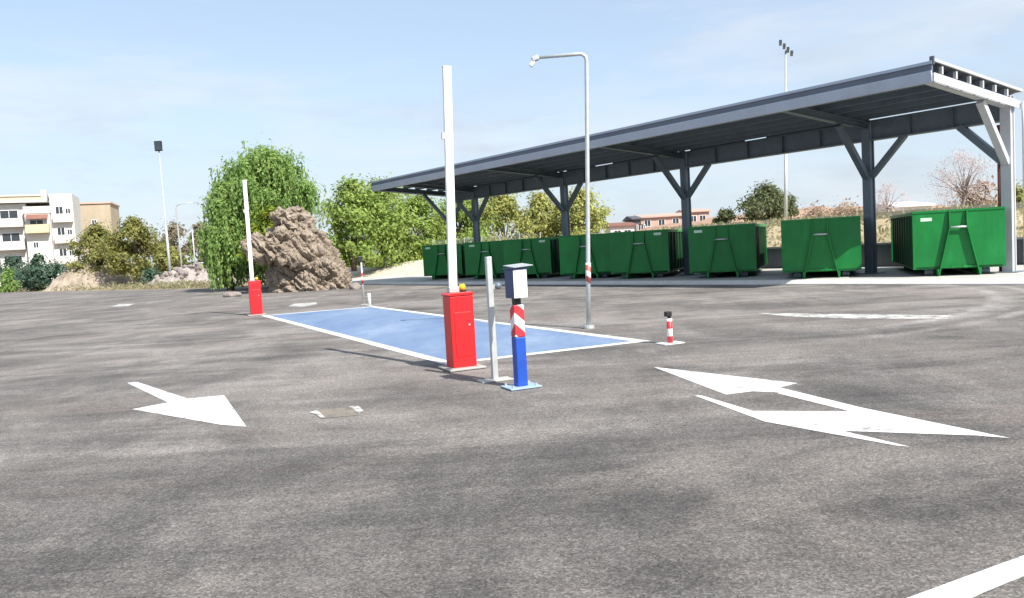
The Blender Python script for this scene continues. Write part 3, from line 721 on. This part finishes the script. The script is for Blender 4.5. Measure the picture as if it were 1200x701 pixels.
for lb, x, Y, hh, rx, lf, sd_ in BT:
    tree('bushy_tree', lb, at(x, Y, .7), hh-.7, rx*1.12, .0, LF[lf], 9500, .15, rx*.9, 34, 0, .5, seed=sd_, cl=.32, skirt=.97, group='bushy green trees beyond the fence and the canopy')
tree('round_tree', 'dark round crowned tree beside the far floodlight mast behind the containers', at(901, 76, 1.8), 4.1, 3.15, .3, LF['dark'], 9000, .15, 3, 36, 0, .2, seed=21, cl=.27)
tree('small_tree', 'small dark tree left of the dark round crowned tree', at(849, 78, 1.8), 2.4, 1.3, .2, LF['dark'], 1500, .18, 1.3, 12, 0, .4, seed=22, cl=.38)
tree('blossom_tree', 'pinkish nearly bare tree behind the near end container', at(1128, 60, 2.), 5.4, 2.7, .8, LF['blossom'], 5200, .05, 2.4, 40, 0, .3, bark='barkgrey', seed=23, cl=.30, trunk_r=.14)
tree('blossom_tree', 'faint pinkish bare tree right beside the second canopy column', at(1042, 78, 2.), 3.9, 1.7, .8, LF['blossom'], 2400, .055, 1.6, 24, 0, .4, bark='barkgrey', seed=24, cl=.34, trunk_r=.1)
for i, (x, Y, hh, rx, lb) in enumerate([(962, 86, 2.1, 2.3, 'low reddish bush left in the gap behind the half shaded container'), (995, 88, 2.5, 2.4, 'reddish hedge bush behind the right part of the half shaded container'), (1150, 64, 2.8, 1.9, 'dull reddish bush at the foot of the pinkish bare tree'), (1188, 60, 2.2, 1.5, 'olive bush glimpsed beside the end column of the canopy')]):
    tree('reddish_bush', lb, at(x, Y, 1.9), hh, rx, .1, LF['rust' if i < 3 else 'olive'], 1500, .16, rx, 14, 0, .2, seed=30+i, cl=.4, cat='bush', trunk_r=.08)
tree('olive_tree', 'broad olive brown tree standing by the beige building wall', at(117, 80), 6.3, 2.9, .9, LF['olive'], 9500, .145, 2.8, 34, 0, .3, seed=41, cl=.28)
tree('olive_tree', 'darker olive tree just left of the tall floodlight mast', at(161, 77), 6.4, 2.9, .8, LF['olive'], 9500, .145, 2.8, 34, 0, .3, seed=42, cl=.28)
tree('brown_tree', 'hazy brownish tree between the mast and the arm lamp', at(208, 105), 7.6, 2.9, .6, LF['brown'], 3600, .22, 2.8, 26, 0, .3, seed=43, cl=.3)
tree('brown_tree', 'hazy brownish tree right of the arm lamp behind the white van', at(238, 112), 7.4, 2.4, .6, LF['brown'], 3000, .22, 2.6, 22, 0, .3, seed=44, cl=.3)
tree('olive_tree', 'low green tree behind the rubble heap', at(196, 86), 3.9, 2.2, .4, LF['olive'], 2400, .2, 2., 18, 0, .3, seed=45, cl=.34)
tree('blue_shrub', 'dark blue green shrub in front of the white apartment building', at(46, 80), 3.5, 2.1, .25, LF['bluegreen'], 4200, .15, 1.6, 18, 0, .2, seed=46, cl=.38, cat='shrub', trunk_r=.08)
tree('green_shrub', 'bright green shrub at the left edge of the asphalt', at(10, 82), 2.3, 1.1, .1, LF['pepper'], 1200, .16, 1., 10, 0, .2, seed=47, cl=.44, cat='shrub', trunk_r=.06)
tree('green_shrub', 'grey green loose shrub behind the bright green one', at(16, 88), 3.6, 1.7, .2, LF['bluegreen'], 1700, .17, 1.5, 12, 0, .2, seed=48, cl=.44, cat='shrub', trunk_r=.06)
tree('green_shrub', 'low dull shrub at the foot of the earth mound by the left tree', at(104, 79.), 1.4, 1.2, .05, LF['bluegreen'], 900, .15, 1., 9, 0, .1, seed=49, cl=.44, cat='shrub', trunk_r=.05)
tree('green_shrub', 'low green shrub right beside the foot of the sunlit toned end column', at(1203, 37, .35), 1.35, .9, .05, LF['green'], 1200, .1, .9, 9, 0, .1, seed=51, cl=.44, cat='shrub', trunk_r=.04)
tree('green_shrub', 'low green shrub at the base of the tall floodlight mast', at(178, 71.5), 1.3, 1.2, .05, LF['bluegreen'], 900, .14, 1., 9, 0, .1, seed=50, cl=.44, cat='shrub', trunk_r=.05)

# weeds along the lot edge
rng = np.random.default_rng(5); C = []
line = [(-52, 83.5), (-34, 68.5), (-26.5, 61.5), (-20, 57)]
for _ in range(150):
    k = rng.integers(0, 3); t = rng.random(); a, b_ = np.array(line[k]), np.array(line[k+1]); c = a+(b_-a)*t+np.abs(rng.normal(size=2))*np.array([-.4, 1.6])
    m_ = 16; C.append(np.column_stack([c+rng.normal(size=(m_, 2))*.28, rng.random(m_)*(.12+.5*rng.random())]))
C = np.concatenate(C); gr = leaves_mesh('weeds', C, rng.normal(size=(len(C), 3))*np.array([1, 1, .25]), .13, .35, LF['dry'], None); tag(gr, 'dry weeds along the edge of the asphalt', 'weeds', kind='stuff')
C = []
for _ in range(500):
    s = rng.uniform(-6, 40); p = rng.uniform(31, 46); m_ = 14; c = np.array(sp(s, p))[:2]
    C.append(np.column_stack([c+rng.normal(size=(m_, 2))*.3, bank_z(s, p)+rng.random(m_)*.45]))
C = np.concatenate(C); gr = leaves_mesh('dry_grass', C, rng.normal(size=(len(C), 3))*np.array([1, 1, .25]), .12, .35, LF['dry'], None); tag(gr, 'tall dry grass on the bank behind the containers', 'grass', kind='stuff')

# ------------------------------------------------------------------ big rock
def lumps(name, blobs, mat, voxel, amp, parent=None, seed=0, hulls=(), crack=()):
    bm = bmesh.new()
    for h in hulls:
        hv = [bm.verts.new(p) for p in h]; r_ = bmesh.ops.convex_hull(bm, input=hv)
        bmesh.ops.delete(bm, geom=[v for v in hv if not v.link_faces], context='VERTS')
    for c, rad, rot in blobs:
        mtx = Matrix.Translation(c) @ Matrix.Rotation(rot[2], 4, 'Z') @ Matrix.Rotation(rot[1], 4, 'Y') @ Matrix.Rotation(rot[0], 4, 'X') @ Matrix.Diagonal((*rad, 1))
        bmesh.ops.create_icosphere(bm, subdivisions=3, radius=1, matrix=mtx)
    me = bpy.data.meshes.new(name); bm.to_mesh(me); bm.free()
    o = bpy.data.objects.new(name, me); COL.objects.link(o)
    m_ = o.modifiers.new('r', 'REMESH'); m_.mode = 'VOXEL'; m_.voxel_size = voxel
    dg = bpy.context.evaluated_depsgraph_get(); dg.update()
    me2 = bpy.data.meshes.new_from_object(o.evaluated_get(dg)); o.modifiers.clear(); o.data = me2; me2.name = name
    nrm = [v.normal.copy() for v in me2.vertices]
    for v, nn in zip(me2.vertices, nrm):
        p = v.co; q = Vector((p.x+seed, p.y, p.z))
        d = mnoise.fractal(q*.7, 1., 2.1, 6)*.4
        rdg = 1-abs(mnoise.noise(Vector((p.x*.9+p.z*1.1+seed, p.y*.5, p.z*.45))))*2
        d += rdg*.30+mnoise.fractal(q*3.1, 1., 2.2, 4)*.28 - abs(mnoise.noise(q*1.7))*.6 - abs(mnoise.noise(Vector((p.x*2.3+p.z*2.3, p.y*1.2, (p.z-p.x)*.7))))*.75+.35
        sk = Vector((p.x*.9+p.z*.75, p.y*.8, (p.z*.75-p.x*.45)))
        for fr, dep in crack:
            dd = mnoise.voronoi(sk*fr+Vector((seed, 3, 1)))[0]; c_ = max(0, 1-(dd[1]-dd[0])/.22); d -= dep*c_*c_; d += dep*.5*(mnoise.cell(sk*fr*.9)*.5)
        v.co = p+nn*d*amp
    me2.materials.clear(); me2.materials.append(mat)
    for p in me2.polygons: p.use_smooth = False
    if parent: o.parent = parent
    return o
rk = at(346, 42.2)
RB = [(-1.5, -.7, 0), (2.85, -1.2, 0), (2.75, -.9, 1.), (2.25, -.7, 2.1), (1.5, -.6, 2.95), (.4, -.7, 3.2), (-1., -.5, 3.), (-1.2, -.5, 1.5), (.6, -1.9, 0), (1.2, -1.6, 1.6),
      (-1.9, 2.2, 0), (2.6, 2.2, 0), (2.5, 2.0, 1.), (2.0, 1.9, 2.1), (1.3, 1.5, 2.9), (-1.2, 1.6, 2.9)]
RS = [(-2.95, -.9, 2.62), (-2.9, -.8, 3.0), (-2.6, .9, 3.05), (-2.8, .9, 2.5), (-1.9, -1.2, 3.15), (-1., -1.3, 3.3), (-1., 1.2, 3.35), (.8, -1.4, 3.0), (.8, 1., 3.1), (-2.3, -1.1, 2.05), (-.9, -1.7, 1.75), (.9, -1.9, 1.3), (-2.2, 1., 1.8), (.2, 1.2, 1.3)]
RT = [(-1.3, -.5, 4.18), (-1.2, .5, 4.12), (-.3, -.6, 4.42), (.45, -.5, 4.38), (.45, .6, 4.35), (-.3, .6, 4.40), (1.0, -.7, 3.1), (1., .6, 3.1), (-.45, -.75, 3.15), (-.45, .7, 3.15), (.75, -.55, 3.8)]
rock = lumps('rock', [((1.9, -.3, .5), (.85, 1.2, .9), (0, R(20), 0)), ((1.2, -1.2, 1.5), (.75, .6, .9), (0, R(30), 0))], MT['rock'], .055, .42, seed=4, hulls=(RB, RS, RT), crack=((.9, .55), (2.1, .28), (4.5, .16)))
rock.location = (rk[0], rk[1]+.6, -.25); rock.rotation_euler.z = R(16); rock.scale = (.92, 1, 1.05)
tag(rock, 'huge tan earthy boulder with a dark overhang standing on the asphalt edge', 'rock')
st = lumps('stone', [((0, 0, .1), (.45, .2, .14), (0, 0, 0))], MT['stone'], .04, .1, seed=9); st.location = (*G(272, 348), 0)
tag(st, 'flat pale stone lying alone on the asphalt left of the far red barrier', 'stone')
st = lumps('stone', [((0, 0, .1), (.3, .2, .2), (0, 0, 0))], MT['stone'], .04, .1, seed=19); st.location = (*G(416, 339), 0)
tag(st, 'pale stone lying just right of the huge boulder', 'stone')

# earth mound and rubble on the left
mb = MB(); cx, cy = at(108, 79)[:2]; vs, fs = [], []; n1, n2 = 60, 30
for i in range(n1+1):
    for j in range(n2+1):
        u, v = i/n1*2-1, j/n2*2-1; base = max(0, (1-u*u))*max(0, 1-v*v)
        z = 2.3*base**1.1*(1-.35*u)+.55*base**.5*mnoise.fractal(Vector((u*4, v*3, 1.3)), 1, 2, 5)
        vs.append((cx+u*4.6, cy+1+v*3.4, z-.06))
for i in range(n1):
    for j in range(n2): fs.append((i*(n2+1)+j, (i+1)*(n2+1)+j, (i+1)*(n2+1)+j+1, i*(n2+1)+j+1))
tag(mb.add(vs, fs).build('earth_mound', MT['mound']), kind='structure')
vs, fs = [], []; cx, cy = at(222, 69)[:2]
for i in range(n1+1):
    for j in range(n2+1):
        u, v = i/n1*2-1, j/n2*2-1; base = max(0, (1-u*u))*max(0, 1-v*v)
        vs.append((cx+u*4.1, cy+v*2.6, 1.55*base*(1+.3*u)+.45*base**.5*mnoise.fractal(Vector((u*5, v*4, 7)), 1, 2, 5)-.06))
for i in range(n1):
    for j in range(n2): fs.append((i*(n2+1)+j, (i+1)*(n2+1)+j, (i+1)*(n2+1)+j+1, i*(n2+1)+j+1))
MT['rubble'] = dirt('grey_rubble', [(.35, (.16, .14, .13)), (.5, (.34, .30, .28)), (.65, (.50, .46, .44))], 1.5)
tag(MB().add(vs, fs).build('rubble_mound', MT['rubble']), kind='structure')
protos = [lumps('rubble_stone', [((0, 0, 0), (.3, .22, .2), (0, 0, .3*k)), ((.1, .05, .05), (.2, .2, .15), (.4, .2*k, 0))], MT['stone'], .06, .25, seed=20+k) for k in range(3)]
rnd = random.Random(2)
for k in range(60):
    o = protos[k] if k < 3 else protos[k % 3].copy()
    if k >= 3: COL.objects.link(o)
    t = rnd.random()
    px = 182+t*68; Y = rnd.uniform(65.5, 69.5); q = at(px, Y); u = (q[0]-cx)/4.1; v = (Y-cy)/2.6
    z = 1.55*max(0, 1-u*u)*max(0, 1-v*v)*(1+.3*u)
    o.location = (q[0], Y, z+.05); o.rotation_euler = (rnd.random()*6, rnd.random()*6, rnd.random()*6); sc = rnd.uniform(.3, 1.0); o.scale = (sc, sc, sc)
    tag(o, 'broken grey pink stone of the rubble heap below the tall floodlight mast', 'stone', 'broken stones of the rubble heap')

# ------------------------------------------------------------------ fences and far walls
fe = empty('chainlink_fence', (0, 0, 0), 0, 'grey chain link fence below the bushy trees right of the big rock', 'fence')
fa, fb = (42.5, 34.6), (66., 34.6); nfp = 10
for i in range(nfp+1):
    s = fa[0]+(fb[0]-fa[0])*i/nfp; x, y, z = sp(s, fa[1], bank_z(s, fa[1]))
    MB().tube([(x, y, z-.2), (x, y, z+1.65)], .03, 8).build('fence_post', MT['galv'], fe)
m = MB()
LN = fb[0]-fa[0]; nd = int(LN/.16)
for k in range(nd):
    s0 = fa[0]+k*.16
    for dr in (1, -1):
        s1 = s0+dr*1.5; 
        if s1 < fa[0] or s1 > fb[0]: continue
        z0_, z1_ = bank_z(s0, 34.6), bank_z(s1, 34.6)
        m.beam(sp(s0, 34.6+.012*dr, z0_+.05), sp(s1, 34.6+.012*dr, z1_+1.6), .007, .007)
m.build('wire_mesh', MT['galv'], fe)
wl = MB(); 
for i in range(24):
    s0, s1 = -14+i*2.3, -14+(i+1)*2.3-.02
    q0, q1, q2, q3 = sp(s0, 46.3), sp(s1, 46.3), sp(s1, 46.5), sp(s0, 46.5)
    wl.hexa([(*q0[:2], 1.6), (*q1[:2], 1.6), (*q2[:2], 1.6), (*q3[:2], 1.6), (*q0[:2], 2.55), (*q1[:2], 2.55), (*q2[:2], 2.55), (*q3[:2], 2.55)])
tag(wl.build('panel_wall', MT['concrete']), 'long grey concrete panel wall along the top of the dry grass bank', 'wall')

# masts
def mast(name, label, loc, hgt, heads, r0=.12, group=None):
    root = empty(name, loc, 0, label, 'floodlight mast', group)
    MB().tube([(0, 0, 0), (0, 0, hgt*.42), (0, 0, hgt*.421), (0, 0, hgt)], [r0, r0*.85, r0*.6, r0*.5], 12).build('pole', MT['galv'], root, smooth=True)
    return root
m1 = mast('floodlight_mast', 'tall mast with one square dark floodlight above the olive trees', (*at(199, 70)[:2], 0), 12.1, 1)
m1.rotation_euler = (0, R(-.5), 0)
hd = MB().box(-.30, .30, -.18, .10, 11.75, 12.6).build('floodlight', MT['black'], m1, .03)
MB().box(-.25, .25, -.195, -.181, 11.82, 12.53).build('lens', MT['glass_dark'], hd)
MB().box(-.36, .36, -.03, .03, 11.9, 11.98).build('bracket', MT['galv'], m1)
m2 = mast('floodlight_mast', 'very tall mast with a slanted bank of floodlights rising behind the canopy', (*at(921, 52)[:2], 1.9), 11.4, 3)
m2.rotation_euler = (0, R(1.9), 0)
MB().beam((-.42, 0, 11.95), (.42, 0, 11.15), .06, .06, (0, 1, 0)).build('crossbar', MT['galv'], m2)
for k, t in enumerate((-.36, -.12, .12, .36)):
    cx_, cz_ = t, 11.55-t*.95
    f = MB().beam((cx_-.06, -.25, cz_+.06), (cx_+.06, .12, cz_-.08), .17, .17, (0, 0, 1)).build('floodlight', MT['steel'], m2, .02)
    MB().beam((cx_-.062, -.265, cz_+.055), (cx_-.06, -.251, cz_+.05), .18, .18).build('lens', MT['glass_dark'], f)

al = empty('arm_lamp', (*at(213, 76)[:2], 0), 0, 'street lamp with a thin arm reaching right, just beside the tall floodlight mast', 'lamp post')
MB().tube([(0, 0, 0), (-.05, 0, 4), (-.1, 0, 7.2), (.05, 0, 7.45), (.4, 0, 7.55), (1.7, 0, 7.6)], [.09, .075, .06, .055, .045, .035], 10).build('pole', MT['galv'], al, smooth=True)
MB().beam((1.55, 0, 7.6), (2.1, 0, 7.62), .18, .08).build('lamp_head', MT['galv'], al, .02)
ul = empty('utility_pole', (*at(229, 82)[:2], 0), 0, 'plain thin grey pole just left of the white van', 'pole')
MB().tube([(0, 0, 0), (-.05, 0, 5.6)], [.09, .06], 10).build('pole', MT['galv'], ul, smooth=True)
MB().tube([(-.05, 0, 5.6), (-.05, 0, 5.72)], [.07, .03], 10).build('cap', MT['galv'], ul, smooth=True)

# white van far left
van = empty('white_van', (*at(237, 92)[:2], 0), R(-12), 'white van parked beyond the rubble heap left of the weeping tree', 'van')
bd = MB().prism([(-2.2, .35), (2.1, .35), (2.15, 1.0), (1.5, 1.15), (.85, 1.95), (-2.15, 2.0), (-2.25, 1.1)], 'y', -.88, .88).build('body', MT['carwhite'], van, .06)
van.rotation_euler.z = R(-70)
MB().hexa([(1.46, -.76, 1.18), (1.50, .76, 1.18), (1.47, .76, 1.19), (1.43, -.76, 1.19), (.90, -.7, 1.90), (.94, .7, 1.90), (.93, .7, 1.91), (.88, -.7, 1.91)]).build('windscreen', MT['glass_dark'], van)
for sg in (-1, 1):
    MB().box(.1, 1.0, sg*.885-.006, sg*.885+.006, 1.2, 1.75).build('side_window', MT['glass_dark'], van)
    MB().box(2.12, 2.17, sg*.62-.15, sg*.62+.15, .78, .95).build('headlight', MT['white'], van, .02)
    for x in (-1.4, 1.35):
        wh = MB().tube([(x, sg*.72, .33), (x, sg*.90, .33)], .33, 20).build('wheel', MT['rubber'], van)
        MB().tube([(x, sg*.895, .33), (x, sg*.91, .33)], .19, 16).build('rim', MT['galv'], wh)
MB().box(2.10, 2.20, -.85, .85, .36, .58).build('bumper', MT['black'], van, .03)

# ------------------------------------------------------------------ buildings
def window(parent, x0, x1, z0, z1, y, mat='glass_dark'):
    f = MB(); t = .08
    f.box(x0, x0+t, y-.04, y+.06, z0, z1); f.box(x1-t, x1, y-.04, y+.06, z0, z1); f.box(x0+t, x1-t, y-.04, y+.06, z0, z0+t); f.box(x0+t, x1-t, y-.04, y+.06, z1-t, z1)
    xm = (x0+x1)/2; f.box(xm-.03, xm+.03, y-.035, y+.05, z0+t, z1-t)
    o = f.build('window', MT['white'], parent)
    MB().box(x0+t, x1-t, y-.015, y+.03, z0+t, z1-t).build('pane', MT[mat], o)
    return o
def balcony(parent, x0, x1, z, y, depth=1.1, mat='wrender', h=1.0):
    b = MB(); b.box(x0, x1, y-depth, y-.003, z-.15, z); o = b.build('balcony', MT[mat], parent)
    q = MB(); q.box(x0, x1, y-depth-.02, y-depth+.08, z+.002, z+h); q.box(x0, x0+.1, y-depth+.08, y-.003, z+.002, z+h); q.box(x1-.1, x1, y-depth+.08, y-.003, z+.002, z+h)
    q.build('parapet', MT[mat], o)
    return o
ap = at(40, 110); A = empty('apartment_building', (ap[0], 110, 0), R(22), 'white four storey apartment building with balconies at the far left', 'building')
# local x: image 3..40 -> balcony block, 40..63 -> cream block, 63..87 -> stair tower
w1 = MB().box(-9.5, -.3, 0, 10, 0, 11.4).build('wall', MT['wrender'], A)
MB().box(-9.8, 2.4, -.9, 10.3, 11.5, 11.75).build('roof_slab', MT['wrender'], A)
MB().box(-9.4, 2.0, -.1, 9.9, 11.755, 12.4).build('attic', MT['cream'], A)
MB().box(-9.6, 2.2, -.3, 10.1, 12.41, 12.6).build('roof_edge', MT['wrender'], A)
MB().box(-.295, 2.7, -1.2, 8, 0, 9.95).build('wall', MT['wrender'], A)
MB().box(-.4, 2.8, -1.3, 8, 9.955, 10.9).build('wall', MT['wrender'], A)
tw = MB().box(2.71, 5.5, -.4, 8, 0, 12.6).build('stair_tower', MT['wrender'], A)
for k, z in enumerate((8.7, 5.6, 2.5)):
    window(A, -7.6, -5.9, z-.2, z+1.9, -.01); window(A, -5.6, -3.7, z-.28, z+2.0, -.01, 'glass_dark'); window(A, -3.4, -1.2, z-.28, z+1.9, -.01)
    balcony(A, -5.7, -.6, z-.3, 0)
    window(A, -9.2, -8.0, z, z+1.5, -.01)
aw = MB().hexa([(-.1, -2.1, 9.15), (2.5, -2.1, 9.15), (2.5, -1.21, 9.75), (-.1, -1.21, 9.75), (-.1, -2.1, 9.2), (2.5, -2.1, 9.2), (2.5, -1.21, 9.8), (-.1, -1.21, 9.8)]).build('awning', MT['rust'], A)
balcony(A, -.2, 2.6, 7.4, -1.2, 1.1, 'cream')
window(A, .2, 1.9, 7.5, 9.1, -1.21)
window(A, .4, 1.1, 5.2, 6.1, -1.21); window(A, .3, .9, 2.2, 3.3, -1.21); window(A, 1.6, 2.2, 2.0, 3.1, -1.21)
for z in (9.3, 6.4, 3.5):
    window(A, 3.3, 4.3, z-.2, z+1.6, -.41); balcony(A, 3.0, 5.4, z-.5, -.4, .8)
    window(A, 4.5, 5.2, z+.1, z+1.3, -.41)
MB().box(1.7, 2.4, -.2, .8, 11.756, 13.2).build('chimney', MT['wrender'], A)

bp = at(101, 128); B = empty('beige_building', (bp[0], 128, 0), R(18), 'plain beige building block with blank side wall behind the olive tree', 'building')
MB().box(-4.2, 4.3, 0, 9, 0, 12.4).build('wall', MT['beige'], B)
MB().box(-4.4, 4.5, -.2, 9.2, 12.41, 12.65).build('roof_edge', MT['pink'], B)
for x in (-3.4, -1.0, 1.4):
    window(B, x, x+.8, 8.7, 9.9, -.01)
MB().box(-6.8, -4.21, .5, 8, 0, 12.9).build('side_wing', MT['cream'], B)

def far_block(name, label, x0, x1, D, z0, z1, mat, bands, roof='rust'):
    xa, xb = at(x0, D)[0], at(x1, D)[0]; o = empty(name, ((xa+xb)/2, D, 0), 0, label, 'building'); hw = (xb-xa)/2
    MB().box(-hw, hw, 0, 9, 0, z1).build('wall', MT[mat], o)
    MB().prism([(-.4, z1+.01), (9.4, z1+.01), (9.4, z1+.2), (4.5, z1+.7), (-.4, z1+.2)], 'x', -hw-.3, hw+.3).build('roof', MT[roof], o)
    nw = max(2, int(2*hw/2.2))
    for zz in bands:
        for k in range(nw):
            xx = -hw+.5+k*(2*hw-.6)/nw; window(o, xx, xx+1.1, zz, zz+1.1, -.01)
    return o
far_block('low_house', 'low pale house with dark red roof right of the round yellow green tree', 716, 744, 118, 0, 3.9, 'wrender', (2.3,))
far_block('small_tower', 'small dark block between the low pale house and the long pink house', 743, 751, 122, 0, 4.9, 'wall_dark', (3.,), 'wall_dark')
far_block('pink_house', 'long pinkish house with two window bands left of the shadowed column', 752, 806, 128, 0, 5.2, 'pink', (2., 3.8), 'pink')
far_block('pink_house', 'short pinkish house showing just right of the shadowed column', 806, 832, 132, 0, 5.8, 'pink', (4.2,), 'pink')
far_block('white_shed', 'low whitish shed far behind the near end container', 1050, 1092, 84, 0, 3.6, 'wrender', (2.2,), 'wrender')
# reddish rise on the right
vs, fs = [], []
for i in range(61):
    for j in range(13):
        u, v = i/60*2-1, j/12*2-1; c = max(0, 1-u*u)*max(0, 1-v*v)
        x, y, _ = at(1010, 100); vs.append((x+u*32, y+14+v*14, 1.5+3.3*c**.7+.5*c*mnoise.fractal(Vector((u*6, v*3, 2)), 1, 2, 4)))
for i in range(60):
    for j in range(12): fs.append((i*13+j, (i+1)*13+j, (i+1)*13+j+1, i*13+j+1))
tag(MB().add(vs, fs).build('hill', MT['hill'], smooth=True), kind='structure')
